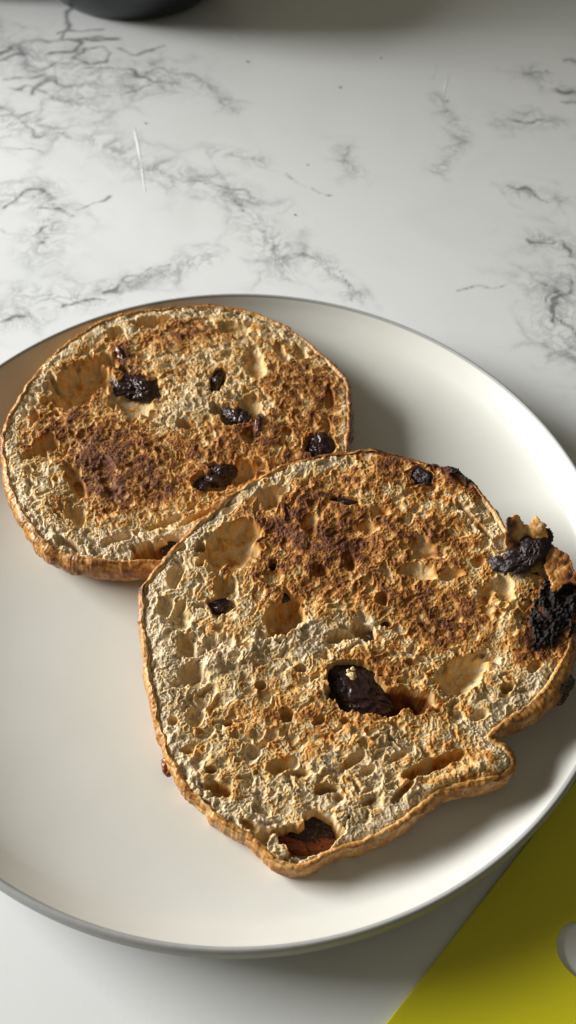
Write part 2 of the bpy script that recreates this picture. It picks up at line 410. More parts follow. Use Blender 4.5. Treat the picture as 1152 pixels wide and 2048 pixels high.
    pur = pur*(1.0+.22*w3+.35*w1+.1*fine)
    rgb = toast_rgb(T, sm(.18, .75, pur)*.85)
    rgb *= (1+.07*fine+.06*w3)[..., None]
    # lateral push gives frayed walls and small overhangs
    ln1, ln2 = fl(.9, 15), fl(.9, 16)
    lx = .05*ln1*rms+.05*w3*rms; ly = .05*ln2*rms+.05*w4*rms
    V = np.stack([X+lx, Y+ly, Zp+H_all], -1)/1000
    keep = D > .35
    Fq = grid_faces(ny, nx); kv = keep.ravel(); Fq = Fq[kv[Fq].all(1)]
    used = np.zeros(nx*ny, bool); used[Fq.ravel()] = True; idx = np.cumsum(used)-1
    loc = P3.mean(0); loc[2] = (plane[0]+plane[1]*loc[0]+plane[2]*loc[1])-thick/1000
    root = empty(name, Vector(loc)); tag(root, label, 'toast', 'slices of toasted raisin bread on the plate')
    mesh_np('crumb', V.reshape(-1, 3)[used], idx[Fq], M_crumb, root, rgb.reshape(-1, 3)[used])
    # crust: a rounded strip round the slice
    cols = 46; s = np.linspace(0, 1, cols)
    fs = (n, cols)
    def strip(wl, sd): 
        return field((n, cols), .19, wl, seed*50+sd, res2=.8)
    zz = plane[0]*1000+plane[1]*edge[:, 0]+plane[2]*edge[:, 1]
    epx, epy = proj(edge[:, 0]/1000, edge[:, 1]/1000, zz/1000)
    bl = np.array([bulge(a_, b_) for a_, b_ in zip(epx, epy)])
    # profile (outward offset, height) : lip, shoulder, belly, underside
    po_ = np.array([(-1.3, -1.4), (-1.0, -.6), (-.65, -.12), (-.25, .06), (.15, -.08), (.5, -.6), (.75, -1.6), (.95, -3.2), (1.0, -.42*thick), (.9, -.62*thick), (.45, -.85*thick), (-.6, -.97*thick), (-3, -thick)])
    tt = np.linspace(0, len(po_)-1, cols); o_ = np.interp(tt, np.arange(len(po_)), po_[:, 0]); z_ = np.interp(tt, np.arange(len(po_)), po_[:, 1])
    k1, k2, k3 = strip(6, 1), strip(1.8, 2), strip(.8, 3)
    wgt = np.interp(tt, [0, 2, 5, len(po_)-1], [.15, .5, 1, 1])[None]
    off = np.where(o_ > .2, .2+(o_-.2)[None]*bl[:, None], o_[None]+0*bl[:, None])
    disp = (.24*k1+.035*k2+.03*k3)*wgt
    off = off+disp
    nrm_s = nrm.copy()
    for _ in range(60): nrm_s = (np.roll(nrm_s, 1, 0)+nrm_s+np.roll(nrm_s, -1, 0))/3
    nrm_s /= np.linalg.norm(nrm_s, axis=1)[:, None]
    hz = (ring_noise(14, seed+5)*.35+ring_noise(4, seed+6)*.10+ring_noise(1.5, seed+7)*.08)[:, None]*np.interp(tt, [0, 7, len(po_)-1], [1, .6, 0])[None]
    VX = edge[:, None, 0]+nrm_s[:, None, 0]*off; VY = edge[:, None, 1]+nrm_s[:, None, 1]*off
    VZ = zz[:, None]+z_[None]+.04*k2*wgt+hz
    ct = .50+.11*k1+.05*k2+.05*k3+np.interp(tt, [0, 2, 4, 12], [-.30, .02, .06, .03])[None]
    exy = blobs(epx, epy, crust_toast)
    ct = np.clip(ct+exy[:, None]*(1+.25*k2+.2*k1), .2, 1.3)
    crgb = toast_rgb(ct, 0*ct); crgb = crgb*np.array([.92, .92, .92])
    VV = np.stack([VX, VY, VZ], -1).reshape(-1, 3)/1000
    Fs = grid_faces(n, cols); last = np.arange(cols)+(n-1)*cols
    wr = np.stack([last[:-1], last[1:], np.arange(1, cols), np.arange(cols-1)], 1)
    mesh_np('crust', VV, np.vstack([Fs, wr]), M_crust, root, crgb.reshape(-1, 3))
    # underside
    ring = VV.reshape(n, cols, 3)[::20, -1]; c0 = ring.mean(0)
    m_ = len(ring); Vb = np.vstack([ring, c0*.5+ring*.5, c0[None]])
    Vb[:, 2] = plane[0]+plane[1]*Vb[:, 0]+plane[2]*Vb[:, 1]-thick/1000
    i = np.arange(m_); j = (i+1) % m_
    tri = np.vstack([np.stack([i, j, m_+j], 1), np.stack([i, m_+j, m_+i], 1), np.stack([m_+i, m_+j, 0*i+2*m_], 1)])
    mesh_np('underside', Vb, tri, M_crumb, root, np.tile([.5, .3, .12], (len(Vb), 1)))
    # loose fibres and crumbs standing on the torn face
    ok = np.argwhere((D > 1.5) & (smooth < .3) & (Bn < .3))
    pick = ok[rg.choice(len(ok), 5000, replace=False)]
    VF, FF, CF = [], [], []
    seg = 4
    q0 = V[pick[:, 0], pick[:, 1]]*1000; cc = rgb[pick[:, 0], pick[:, 1]]
    ang = rg.random(len(pick))*2*math.pi; L = .5+1.1*rg.random(len(pick))**2; rr = .03+.03*rg.random(len(pick)); up = .15+.45*rg.random(len(pick)); cur = rg.normal(0, .8, len(pick))
    for sgi in range(seg+1):
        u = sgi/seg; th = ang+cur*u
        cxy = np.stack([q0[:, 0]+np.cos(th)*L*(u-.5), q0[:, 1]+np.sin(th)*L*(u-.5), q0[:, 2]+up*(1-(2*u-1)**2)-.12], 1)
        taper = rr*(.35+.65*math.sin(math.pi*min(max(u, .08), .92)))
        for e in range(3):
            ph = e*2*math.pi/3
            VF.append(cxy+np.stack([-np.sin(th)*np.cos(ph)*taper, np.cos(th)*np.cos(ph)*taper, np.sin(ph)*taper], 1))
    VF = np.stack(VF, 1); nv = VF.shape[1]
    f = []
    for sgi in range(seg):
        for e in range(3):
            a_, b_ = sgi*3+e, sgi*3+(e+1) % 3; f.append((a_, b_, b_+3, a_+3))
    f = np.array(f)[None]+(np.arange(len(pick))*nv)[:, None, None]
    fc = np.repeat(np.clip(cc*1.12, 0, .8), nv, 0)
    o = mesh_np('crumb_fibres', VF.reshape(-1, 3)/1000, f.reshape(-1, 4), M_crumb, root, fc); o['kind'] = 'stuff'
    # grains
    pick = ok[rg.choice(len(ok), 1600, replace=False)]
    q0 = V[pick[:, 0], pick[:, 1]]*1000; cc = rgb[pick[:, 0], pick[:, 1]]
    t = (1+5**.5)/2; ico = np.array([(-1, t, 0), (1, t, 0), (-1, -t, 0), (1, -t, 0), (0, -1, t), (0, 1, t), (0, -1, -t), (0, 1, -t), (t, 0, -1), (t, 0, 1), (-t, 0, -1), (-t, 0, 1)])/1.9
    icf = np.array([(0, 11, 5), (0, 5, 1), (0, 1, 7), (0, 7, 10), (0, 10, 11), (1, 5, 9), (5, 11, 4), (11, 10, 2), (10, 7, 6), (7, 1, 8), (3, 9, 4), (3, 4, 2), (3, 2, 6), (3, 6, 8), (3, 8, 9), (4, 9, 5), (2, 4, 11), (6, 2, 10), (8, 6, 7), (9, 8, 1)])
    sc = (.10+.26*rg.random((len(pick), 1, 1))**2.2)*(.7+.6*rg.random((len(pick), 12, 1)))*rg.uniform(.7, 1.4, (len(pick), 1, 3))
    VG = q0[:, None]+ico[None]*sc; fg = icf[None]+(np.arange(len(pick))*12)[:, None, None]
    o = mesh_np('crumb_grains', VG.reshape(-1, 3)/1000, fg.reshape(-1, 3), M_crumb, root, np.repeat(np.clip(cc*1.08, 0, .8), 12, 0)); o['kind'] = 'stuff'
    return root

ICO = {}
def ico(n):
    if n not in ICO:
        import bmesh
        bm = bmesh.new(); bmesh.ops.create_icosphere(bm, subdivisions=n, radius=1)
        ICO[n] = (np.array([v.co[:] for v in bm.verts]), np.array([[v.index for v in f.verts] for f in bm.faces])); bm.free()
    return ICO[n]
def raisin(root, plane, px, py, rx, ry, ang, dz=0., flat=.55, burn=0., seed=0, amber=0., name='raisin', label=None):
    """px size in picture units of the photograph; ang as drawn; dz in mm from the face"""
    c, s = math.cos(R(ang)), math.sin(R(ang))
    pl = (plane[0]+(dz-(1.2 if dz < 0 else 0)-(1.2 if rx > 40 else 0))/1000, plane[1], plane[2])
    o0 = at(px, py, pl); U = at(px+rx*c, py+rx*s, pl)-o0; Vv = at(px-ry*s, py+ry*c, pl)-o0
    W = np.cross(U, Vv); W = W/np.linalg.norm(W); W = W if W[2] > 0 else -W
    hgt = flat*.72*np.linalg.norm(Vv); hgt = max(hgt, .0008)
    big = np.linalg.norm(U) > .004
    vs_, fs_ = ico(6 if rx > 40 else 5 if big else 4)
    sd = Vector((seed*3.7, seed*1.3, 5.1)); out = []
    k = np.linalg.norm(U)*1000
    fr = 1.3 if big else 1.0
    dd = []
    for v in vs_:
        p = Vector(v)
        w_ = Vector((mnoise.noise(p*1.5+sd), mnoise.noise(p*1.5+sd+Vector((7, 0, 0))), mnoise.noise(p*1.5+sd+Vector((0, 9, 0)))))*.6
        a_ = 1-abs(mnoise.noise((p+w_)*fr*1.9+sd))*2
        b_ = 1-abs(mnoise.noise((p+w_)*fr*4.2+sd))*2
        d = .20*mnoise.noise(p*1.3+sd)*2+.20*(a_-.5)+.10*(b_-.5)+burn*.10*mnoise.noise(p*9+sd)+.07*(.5-abs(mnoise.noise((p+w_*.5)*fr*8.5+sd))*2)
        dd.append(.5*a_+.5*b_); out.append(1+d)
    r = np.array(out)[:, None]; v = vs_*r; dd = np.array(dd)[:, None]
    P = o0+v[:, :1]*U+v[:, 1:2]*Vv+v[:, 2:3]*W*hgt
    col = (np.array([.026, .011, .010])*(1-amber)+np.array([.20, .055, .012])*amber)
    col = col[None]*(1+.5*np.clip(dd, 0, 1))*(1-burn*.4)
    m_ = M_char if burn > .5 else M_raisin
    o = mesh_np(name, P, fs_, m_, root, col)
    if label: o['label'] = label
    return o
M_char, nt, b = mat('charred_raisin')
a = nd(nt, 'ShaderNodeAttribute', attribute_name='tint'); nt.links.new(a.outputs['Color'], b.inputs['Base Color'])
b.inputs['Roughness'].default_value = .42
bump(nt, b, noise_n(nt, 1100, 5, .7), 1.0, .00025)

# ---- back slice
PB = (.0205, -.010, .005)
OB = [(6, 905), (8, 860), (18, 830), (50, 778), (95, 720), (150, 674), (205, 642), (262, 624), (330, 616), (400, 611), (455, 614), (520, 630), (580, 658), (638, 702), (678, 742), (695, 772),
      (700, 822), (697, 880), (680, 945), (640, 1010), (575, 1065), (480, 1105), (390, 1118), (300, 1122), (225, 1122), (160, 1112), (105, 1095), (68, 1062), (38, 1018), (20, 975), (10, 940)]
PITS_B = [ # cx, cy, rx, ry, angle, depth mm, toast of the floor, smoothness
 (168, 758, 78, 42, -28, 5.5, .12, 1), (150, 790, 50, 24, -10, 5.0, .15, 1), (90, 886, 30, 20, -20, 5.0, .05, 1), (60, 908, 22, 10, -25, 4.0, .05, .8), (228, 664, 17, 12, -20, 3.2, .05, .6),
 (300, 640, 42, 10, -6, 2.6, .2, .5), (262, 800, 52, 26, 20, 2.8, .1, .9), (276, 772, 50, 30, 10, 3.2, .1, .8), (436, 757, 16, 30, 25, 5.5, .4, .2), (495, 815, 26, 30, 40, 3.0, .25, .8),
 (462, 828, 38, 18, 20, 3.6, .2, .5), (372, 848, 16, 12, 0, 4.5, .3, .2), (640, 890, 34, 30, 0, 4.0, .2, .5), (462, 948, 72, 27, -12, 3.8, .12, .9), (430, 960, 46, 24, -8, 4.6, .15, .7),
 (470, 655, 38, 14, 6, 1.8, .1, .5), (508, 724, 22, 34, -20, 2.0, .1, .6), (500, 870, 18, 20, 0, 1.8, .6, .4), (660, 790, 10, 24, -8, 1.8, .3, .4), (150, 1030, 26, 16, 30, 2.6, .05, .6),
 (135, 1085, 26, 8, 20, 3.0, .05, .3), (235, 1078, 34, 9, -14, 2.0, .05, .4), (70, 830, 12, 16, 0, 1.8, .1, .5), (90, 800, 12, 10, 0, 2.0, .1, .5), (105, 770, 10, 8, 0, 1.6, .1, .4),
 (320, 1100, 62, 20, -8, 6.5, .55, .9), (230, 985, 45, 16, 50, .8, .6, .2), (215, 935, 16, 24, -20, .7, .6, .2), (150, 960, 14, 40, -30, 2.2, .25, .5), (600, 700, 10, 20, -35, 1.6, .1, .4),
 (560, 700, 10, 22, -30, 1.6, .1, .4), (655, 850, 8, 14, 0, 1.4, .3, .3), (575, 860, 12, 8, 0, 1.5, .3, .3), (330, 1045, 50, 7, -22, 1.4, .08, .3), (400, 1030, 50, 6, -25, 1.2, .1, .3)]
LUMP_B = [(95, 985, 55, 60, 20, 1.6), (110, 1060, 60, 26, 30, 1.2), (380, 800, 60, 40, -20, .9), (300, 1075, 140, 18, -14, 1.0), (120, 925, 40, 14, -15, .9), (205, 850, 80, 20, -5, .4), (560, 760, 70, 70, 0, .3)]
TOAST_B = [(240, 900, 130, 80, 15, .58), (190, 960, 50, 60, 0, .22), (120, 840, 70, 30, -25, .30), (380, 662, 70, 26, 0, .50), (330, 680, 60, 20, 0, .2), (610, 790, 75, 85, -20, .42), (660, 800, 26, 70, -10, .28), (510, 870, 80, 40, 10, .40),
 (420, 905, 60, 40, 0, .35), (300, 985, 90, 40, -20, .34), (355, 825, 70, 36, -30, -.22), (440, 690, 60, 30, 0, -.05), (90, 985, 55, 50, 0, -.12), (110, 1010, 26, 20, 0, .28), (250, 1085, 200, 24, -8, -.25), (590, 740, 60, 60, 0, .1),
 (265, 735, 50, 30, 40, .3), (240, 700, 20, 26, -30, .4), (380, 740, 60, 30, 0, .12), (620, 920, 60, 30, 0, .3), (560, 930, 90, 16, -20, .3), (470, 1000, 100, 26, -25, .12), (160, 700, 60, 14, -38, .2)]
PUR_B = [(195, 930, 40, 52, -10, .95), (232, 980, 42, 24, 30, .9), (175, 905, 30, 20, 0, .6), (515, 855, 13, 26, 12, .8), (245, 708, 14, 26, -35, .75), (255, 738, 16, 14, 0, .7), (300, 700, 26, 12, 0, .25), (480, 880, 26, 12, -10, .35), (690, 800, 10, 40, 0, .3)]
back = make_slice('toast_slice', 'smaller round toast slice lying at the back left, partly under the other slice', PB, OB, 14.0, PITS_B, LUMP_B, TOAST_B, PUR_B, [],
    [(690, 820, 40, 120, 0, .28), (60, 760, 60, 60, 0, .05), (350, 610, 120, 30, 0, .12), (200, 1130, 200, 40, 0, .10), (10, 880, 30, 60, 0, .12)], 11,
    lambda a_, b_: 1.6+1.6*max(0, min(1, (b_-880)/200)), lambda x, y: np.arctan2(-(y-860), (x-350))+math.pi/2)
for i, a_ in enumerate([(276, 775, 46, 26, 8, -1.2, .6), (436, 758, 11, 26, 25, -2.6, .6), (470, 830, 27, 13, 25, -1.2, .8), (489, 838, 13, 14, 0, -1.0, .8), (641, 890, 27, 24, 10, -1.8, .7), (440, 950, 32, 19, -8, -2.0, .8),
                        (408, 968, 18, 10, -25, -1.6, .8), (338, 1096, 18, 12, -40, -3.2, .7), (372, 849, 9, 6, 0, -4.2, .6)]):
    raisin(back, PB, *a_[:6], flat=a_[6], seed=i+1)
raisin(back, PB, 238, 708, 7, 19, -35, -.8, .7, seed=31, amber=.35); raisin(back, PB, 517, 852, 8, 22, 8, -.6, .7, seed=33, amber=.25)

# ---- front slice
PFc = (.0322, .060, .160)
OF = [(283, 1178), (302, 1150), (345, 1096), (400, 1043), (440, 1008), (480, 976), (530, 949), (580, 928), (640, 912), (700, 903), (735, 899), (775, 906), (830, 921), (880, 931), (906, 934), (930, 950), (952, 970), (976, 1003),
      (1000, 1040), (1014, 1062), (1050, 1062), (1085, 1072), (1108, 1105), (1132, 1128), (1150, 1152), (1156, 1200), (1152, 1250), (1138, 1296), (1116, 1345), (1078, 1392), (1035, 1428), (1000, 1452), (980, 1474),
      (1008, 1490), (1022, 1510), (1023, 1532), (1004, 1550), (955, 1566), (905, 1574), (876, 1580), (850, 1604), (818, 1634), (775, 1660), (728, 1680), (688, 1692), (652, 1710), (620, 1729), (590, 1733), (560, 1722), (526, 1694),
      (495, 1668), (455, 1648), (424, 1622), (384, 1582), (354, 1545), (336, 1505), (316, 1448), (305, 1400), (295, 1350), (290, 1290), (283, 1240), (282, 1205)]
PITS_F = [
 (462, 1092, 66, 44, -18, 5.0, .12, 1), (478, 1060, 50, 22, -8, 4.5, .12, 1), (570, 1228, 38, 50, 32, 6.5, .30, 1), (541, 990, 28, 20, -15, 3.4, .05, .9), (447, 1168, 26, 24, 20, 3.2, .10, .9), (440, 1208, 26, 20, 0, 4.4, .15, .5),
 (400, 1088, 15, 10, -30, 2.8, .3, .5), (350, 1150, 18, 26, 20, 1.8, .05, .6), (372, 1290, 22, 30, -20, 2.4, .05, .8), (385, 1345, 26, 26, -10, 2.6, .08, .8), (330, 1210, 20, 26, 20, 1.8, .05, .5), (360, 1230, 22, 30, 0, 1.6, .05, .6),
 (720, 1375, 82, 50, 30, 7.0, .5, .7), (800, 1396, 78, 26, 6, 7.0, .85, 1), (925, 1345, 58, 36, -25, 3.8, .10, .95), (1015, 1375, 18, 12, -15, 3.4, .15, .4), (850, 1095, 38, 22, 15, 1.9, .12, .95), (835, 1142, 46, 14, 8, 1.5, .14, .8),
 (905, 1145, 30, 12, 0, 1.5, .12, .8), (765, 1195, 17, 13, -30, 3.0, .1, .7), (735, 1262, 34, 15, 35, 5.0, .5, .3), (680, 1270, 36, 12, -8, 4.2, .2, .4), (772, 1246, 14, 8, 0, 3.0, .6, .2), (435, 1575, 36, 15, 15, 4.4, .35, .7),
 (650, 1574, 26, 10, -4, 3.4, .3, .3), (572, 1425, 16, 14, 20, 3.2, .12, .5), (458, 1443, 9, 8, 0, 4.0, .2, .2), (622, 1672, 72, 38, -10, 9.5, .60, .8), (632, 1640, 26, 24, 10, 9.0, .6, .6), (560, 1530, 36, 17, -20, 2.2, .1, .8), (600, 1545, 20, 10, 0, 2, .1, .5),
 (705, 1520, 30, 11, -32, 2.0, .08, .7), (800, 1510, 24, 9, -30, 1.6, .08, .6), (735, 1540, 16, 8, -25, 1.8, .1, .4), (505, 1500, 14, 12, 0, 2.0, .1, .4), (975, 1185, 14, 22, 10, 2.0, .12, .6), (1010, 1180, 18, 28, -15, 2.0, .1, .6),
 (420, 1540, 13, 9, 0, 2.6, .3, .3), (620, 1050, 16, 22, -20, 1.6, .3, .5), (640, 1140, 16, 14, 0, 1.6, .3, .5), (700, 1120, 13, 18, -20, 1.8, .25, .5), (735, 1050, 20, 12, 20, 1.6, .15, .8), (765, 1020, 18, 10, 10, 1.5, .15, .7),
 (545, 1130, 9, 12, 0, 3.2, .4, .2), (960, 1120, 14, 10, 0, 1.3, .2, .4), (500, 1650, 30, 12, 30, 2.0, .3, .6), (525, 1670, 18, 14, 0, 3.0, .2, .6), (865, 1530, 80, 14, -22, 2.8, .42, .8), (810, 1575, 30, 9, -50, 3.6, .5, .5),
 (960, 1430, 20, 9, -20, 1.7, .05, .5), (1070, 1330, 16, 10, -30, 1.8, .2, .4), (690, 1000, 26, 9, 12, 3.0, .5, .2), (930, 1020, 26, 6, 40, 2.6, .3, .3), (970, 1060, 22, 5, 45, 2.4, .2, .3), (845, 955, 26, 18, 20, 2.6, .6, .3), (920, 960, 30, 8, 30, 1.6, .1, .3),
 (640, 1440, 14, 10, -30, 2.4, .2, .4), (690, 1440, 12, 8, 0, 2.2, .1, .3), (520, 1370, 12, 10, 0, 2.4, .1, .3), (600, 1335, 14, 8, 0, 2.2, .1, .3), (680, 1590, 14, 9, 0, 2.0, .1, .4), (740, 1600, 18, 7, -30, 1.8, .1, .4), (545, 1205, 8, 6, 0, 2, .3, .2),
 (490, 1290, 14, 6, 0, 1.6, .1, .3), (345, 1440, 13, 9, 10, 1.8, .1, .4), (375, 1500, 16, 8, 10, 1.8, .1, .4), (390, 1430, 16, 26, 10, 1.8, .06, .6)]
LUMP_F = [(470, 1310, 80, 26, -18, 1.8), (620, 1240, 60, 30, -30, 1.2), (560, 1280, 60, 22, 0, 1.2), (420, 1330, 26, 26, 0, 1.5), (330, 1300, 30, 120, 0, .8), (740, 1300, 90, 22, 15, 1.5), (760, 960, 60, 30, 10, .9), (920, 1000, 50, 28, 40, 1.2),
 (985, 1520, 40, 24, -10, 1.3), (900, 1556, 80, 14, -20, 1.2), (950, 1380, 16, 30, 30, 1.2), (1030, 1250, 30, 60, 10, .9), (700, 1480, 160, 40, -10, .5), (820, 1570, 20, 34, 45, 1.3), (1040, 1180, 40, 40, 0, .8), (560, 1040, 50, 20, 10, .8)]
TOAST_F = [(940, 1552, 90, 16, -10, .38), (850, 1602, 42, 16, -45, .32), (780, 1650, 60, 14, -30, .28), (810, 928, 130, 20, 10, .75), (925, 950, 40, 22, 35, .75), (962, 985, 16, 30, -30, .45), (1105, 1235, 60, 70, 10, .45), (1075, 1290, 50, 30, -20, .3), (560, 1050, 70, 34, 10, .50), (690, 1070, 120, 70, 10, .48), (620, 990, 110, 26, -10, .36), (860, 1060, 110, 60, 10, .34), (880, 1230, 90, 56, 0, .52), (905, 1275, 50, 26, 0, .30), (690, 1170, 110, 50, 0, .32), (600, 1130, 80, 50, 0, .26),
 (770, 1330, 80, 30, 10, .40), (830, 1400, 60, 20, 10, .30), (600, 1440, 130, 55, 0, .22), (760, 1430, 90, 30, 0, .15), (850, 970, 90, 20, 15, .30), (700, 950, 110, 16, 0, .2), (500, 1150, 70, 50, 0, .24), (380, 1180, 30, 30, 0, .1),
 (960, 1150, 30, 60, 0, .12), (900, 1100, 60, 40, 0, .15), (1090, 1290, 40, 40, 0, .35), (940, 1400, 30, 20, 0, .2), (940, 1520, 60, 20, -10, .25), (870, 1500, 60, 20, -20, .22), (340, 1250, 60, 90, 0, -.22), (420, 1330, 70, 40, 0, -.15),
 (480, 1450, 50, 60, 0, .05), (620, 1600, 160, 50, 0, -.06), (640, 1270, 70, 26, 0, -.22), (560, 1290, 60, 20, 0, -.15), (920, 1000, 60, 26, 40, -.12), (380, 1060, 60, 20, -40, -.2), (1050, 1130, 50, 30, 0, -.05), (560, 1370, 60, 30, 0, .1), (400, 1470, 40, 50, 0, .05),
 (860, 1440, 60, 26, 0, .12), (740, 1250, 30, 20, 0, -.2), (960, 1230, 30, 40, 0, .2), (810, 1180, 60, 30, 0, .22), (430, 1260, 50, 20, 0, .18)]
PUR_F = [(565, 1055, 30, 22, 20, .8), (590, 1060, 16, 14, 0, .6), (690, 1090, 14, 12, 0, .35), (925, 1280, 26, 16, -10, .75), (740, 1030, 14, 10, 0, .4), (880, 1300, 20, 12, 0, .3), (700, 1000, 26, 10, 10, .5), (640, 1010, 14, 10, 0, .3), (850, 945, 40, 14, 10, .4)]
BURN_F = [(908, 938, 24, 9, 25), (935, 956, 12, 8, 40), (1118, 1205, 52, 64, 20), (1092, 1262, 34, 30, 0), (1072, 1245, 22, 20, 0), (1140, 1180, 26, 50, 0)]
front = make_slice('toast_slice', 'larger toast slice in front with charred right edge and deep raisin holes', PFc, OF, 13.0, PITS_F, LUMP_F, TOAST_F, PUR_F, BURN_F,
    [(760, 905, 90, 40, 0, .38), (890, 930, 60, 40, 0, .62), (950, 965, 40, 40, 0, .3), (1130, 1160, 40, 100, 0, .5), (1150, 1220, 40, 50, 0, .5), (1110, 1320, 40, 60, 0, .05), (640, 920, 60, 30, 0, .25), (420, 1030, 120, 50, -40, .03), (1010, 1540, 50, 40, 0, .08),
     (300, 1300, 30, 200, 0, -.03), (283, 1180, 8, 10, 0, .5)], 23,
    lambda a_, b_: 1.4+1.0*max(0, min(1, (a_-650)/250))*max(0, min(1, (b_-1200)/120))+3.0*max(0, min(1, (a_-960)/100))*max(0, min(1, (b_-1260)/80))*max(0, min(1, (1470-b_)/60)), lambda x, y: np.full(x.shape, R(28))+.5*np.sin(x/190)+.4*np.cos(y/160), pur_k=.55)
for i, a_ in enumerate([(716, 1374, 72, 44, 36, -2.8, .45), (441, 1212, 20, 16, 0, -2.2, .8), (567, 1196, 17, 9, 0, -3.2, .8), (612, 1655, 56, 30, 18, -6.0, .5), (772, 1246, 10, 5, 0, -1.6, .7), (748, 1276, 15, 9, 40, -3.6, .7), (545, 1130, 7, 10, 0, -2.2, .8), (1108, 1170, 8, 8, 0, -1, .8)]):
    raisin(front, PFc, *a_[:6], flat=a_[6], seed=i+51)
raisin(front, PFc, 640, 1690, 40, 16, -12, -7.5, .6, seed=61, amber=.8); raisin(front, PFc, 590, 1690, 34, 18, 20, -7.5, .6, seed=62, amber=.9)
raisin(front, PFc, 334, 1534, 10, 17, -10, -8.0, .9, seed=63, amber=.7, label='amber raisin poking out of the lower left crust')
raisin(front, PFc, 284, 1180, 7, 9, 0, -2.0, .9, seed=64, burn=1)
raisin(front, PFc, 1113, 1372, 27, 36, 25, -4.5, .9, seed=65, label='dark raisin bulging from the lower right crust')
raisin(front, PFc, 848, 954, 24, 14, 15, -.4, .8, burn=1, seed=66); raisin(front, PFc, 692, 1002, 26, 7, 12, -1.0, .8, burn=1, seed=67)

# charred raisin and torn crust flap at the upper right
def flake(name, poly, zfun, m, seed, tcol, thick=.0012, amp=.5, label=None):
    P = np.array(poly, float); x0, y0 = P.min(0)-6; x1, y1 = P.max(0)+6
    st = 1.6; gx, gy = np.meshgrid(np.arange(x0, x1, st), np.arange(y0, y1, st)); shp = gx.shape
    e1, e2 = field(shp, st, 22, seed), field(shp, st, 22, seed+1); f1_, f2_ = field(shp, st, 11, seed+2), field(shp, st, 14, seed+3, aniso=1.5, ang=.9)
    m_ = inside(gx+2*e1+.9*f1_, gy+2*e2+.9*f2_, [tuple(p) for p in spline(P, 160)])
    h = zfun(gx, gy)+amp*(.5*e1+.45*field(shp, st, 26, seed+5, rough=.9))
    pts = at(gx, gy, PFc); 
    d = (CAM-pts); d /= -d[..., 2:3]*-1
    pts = pts+d*(h/1000)[..., None]
    Fq = grid_faces(*shp); kv = m_.ravel(); Fq = Fq[kv[Fq].all(1)]
    used = np.zeros(kv.size, bool); used[Fq.ravel()] = True; idx = np.cumsum(used)-1
    T = tcol(gx, gy)+.12*e1+.10*f1_
    o = mesh_np(name, pts.reshape(-1, 3)[used], idx[Fq], m, front, toast_rgb(T, 0*T).reshape(-1, 3)[used])
    md = o.modifiers.new('thickness', 'SOLIDIFY'); md.thickness = thick; md.offset = 0
    if label: o['label'] = label
    return o
flake('torn_crust', [(1012, 1112), (1008, 1080), (1013, 1042), (1034, 1031), (1048, 1048), (1062, 1050), (1070, 1031), (1088, 1044), (1096, 1076), (1108, 1104), (1098, 1128), (1060, 1124), (1030, 1120)],
      lambda x, y: .5+7.0*sm(1112, 1040, y)-1.8*np.exp(-((x-1052)/16)**2), M_crust, 301, lambda x, y: .40+.95*np.exp(-((x-1019)/10)**2-((y-1055)/24)**2)+.40*sm(1078, 1092, x)+.45*sm(1075, 1095, y), .0011, .14)
flake('torn_crust', [(1102, 1088), (1132, 1112), (1150, 1140), (1152, 1168), (1128, 1166), (1106, 1184), (1098, 1160), (1088, 1130)],
      lambda x, y: 2.2+0*x, M_crust, 311, lambda x, y: .60+.35*sm(1105, 1140, x), .0012, .22)
for i, a_ in enumerate([(1072, 1092, 38, 24, -50, 3.0, .8), (1042, 1116, 40, 23, -30, 2.0, .7), (1002, 1129, 24, 13, 12, .8, .8)]):
    raisin(front, PFc, *a_[:6], flat=a_[6], burn=1, seed=81+i, name='charred_raisin')
for px_, py_, r_ in ((704, 1350, 9), (706, 1338, 5), (697, 1342, 4)):
    o = raisin(front, PFc, px_, py_, r_, r_*.8, 20, 1.2, .8, seed=px_, name='loose_crumb_grain'); me = o.data
    c_ = np.ones((len(me.vertices), 4), np.float32); c_[:, :3] = (.60, .45, .22); me.attributes['tint'].data.foreach_set('color', c_.ravel()); me.materials[0] = M_crumb

# ------------------------------------------------------------------ cutting mat
M_mat, nt, b = mat('yellow_plastic')
v = noise_n(nt, 30, 3, .5)
nt.links.new(mix(nt, v, (.66, .60, .010), (.72, .64, .018)), b.inputs['Base Color']); b.inputs['Roughness'].default_value = .42
b.inputs['Subsurface Weight'].default_value = .25; b.inputs['Subsurface Scale'].default_value = .003; b.inputs['Subsurface Radius'].default_value = (1, 1, .1)
bump(nt, b, noise_n(nt, 2200, 2, .5), .12, .0002)
import bmesh
zt = .0014
e0 = at(772, 2048, (zt, 0, 0)); e1 = at(968, 1797, (zt, 0, 0)); u = (e1-e0)/np.linalg.norm(e1-e0); vv = np.array([u[1], -u[0], 0])
hc = at(1166, 1898, (zt, 0, 0)); org = e0-u*.10
def boardpt(a_, b_): return org+u*a_+vv*b_
Lb, Wb = .262, .20
ho = hc-org; ha, hb = ho@u, ho@vv
outer = []
for cx_, cy_, s_ in ((Lb-.012, Wb-.012, 0), (.012, Wb-.012, 90), (.012, .012, 180), (Lb-.012, .012, 270)):
    for k in range(9):
        t = R(s_+k*11.25); outer.append((cx_+.012*math.cos(t), cy_+.012*math.sin(t)))
hole = []
HR = .0078; HL = .020    # slot runs along the board edge away from the frame
for k in range(17): t = R(90-k*180/16) if 0 else R(k*180/16); hole.append((ha-HL*0+HR*math.cos(t), hb+HL+HR*math.sin(t)))
for k in range(17): t = R(180+k*180/16); hole.append((ha+HR*math.cos(t), hb+HR*math.sin(t)))
bm = bmesh.new()
def ringv(L, z): return [bm.verts.new((*boardpt(*p)[:2], z)) for p in L]
tops = [ringv(outer, zt), ringv(hole, zt)]
ed = []
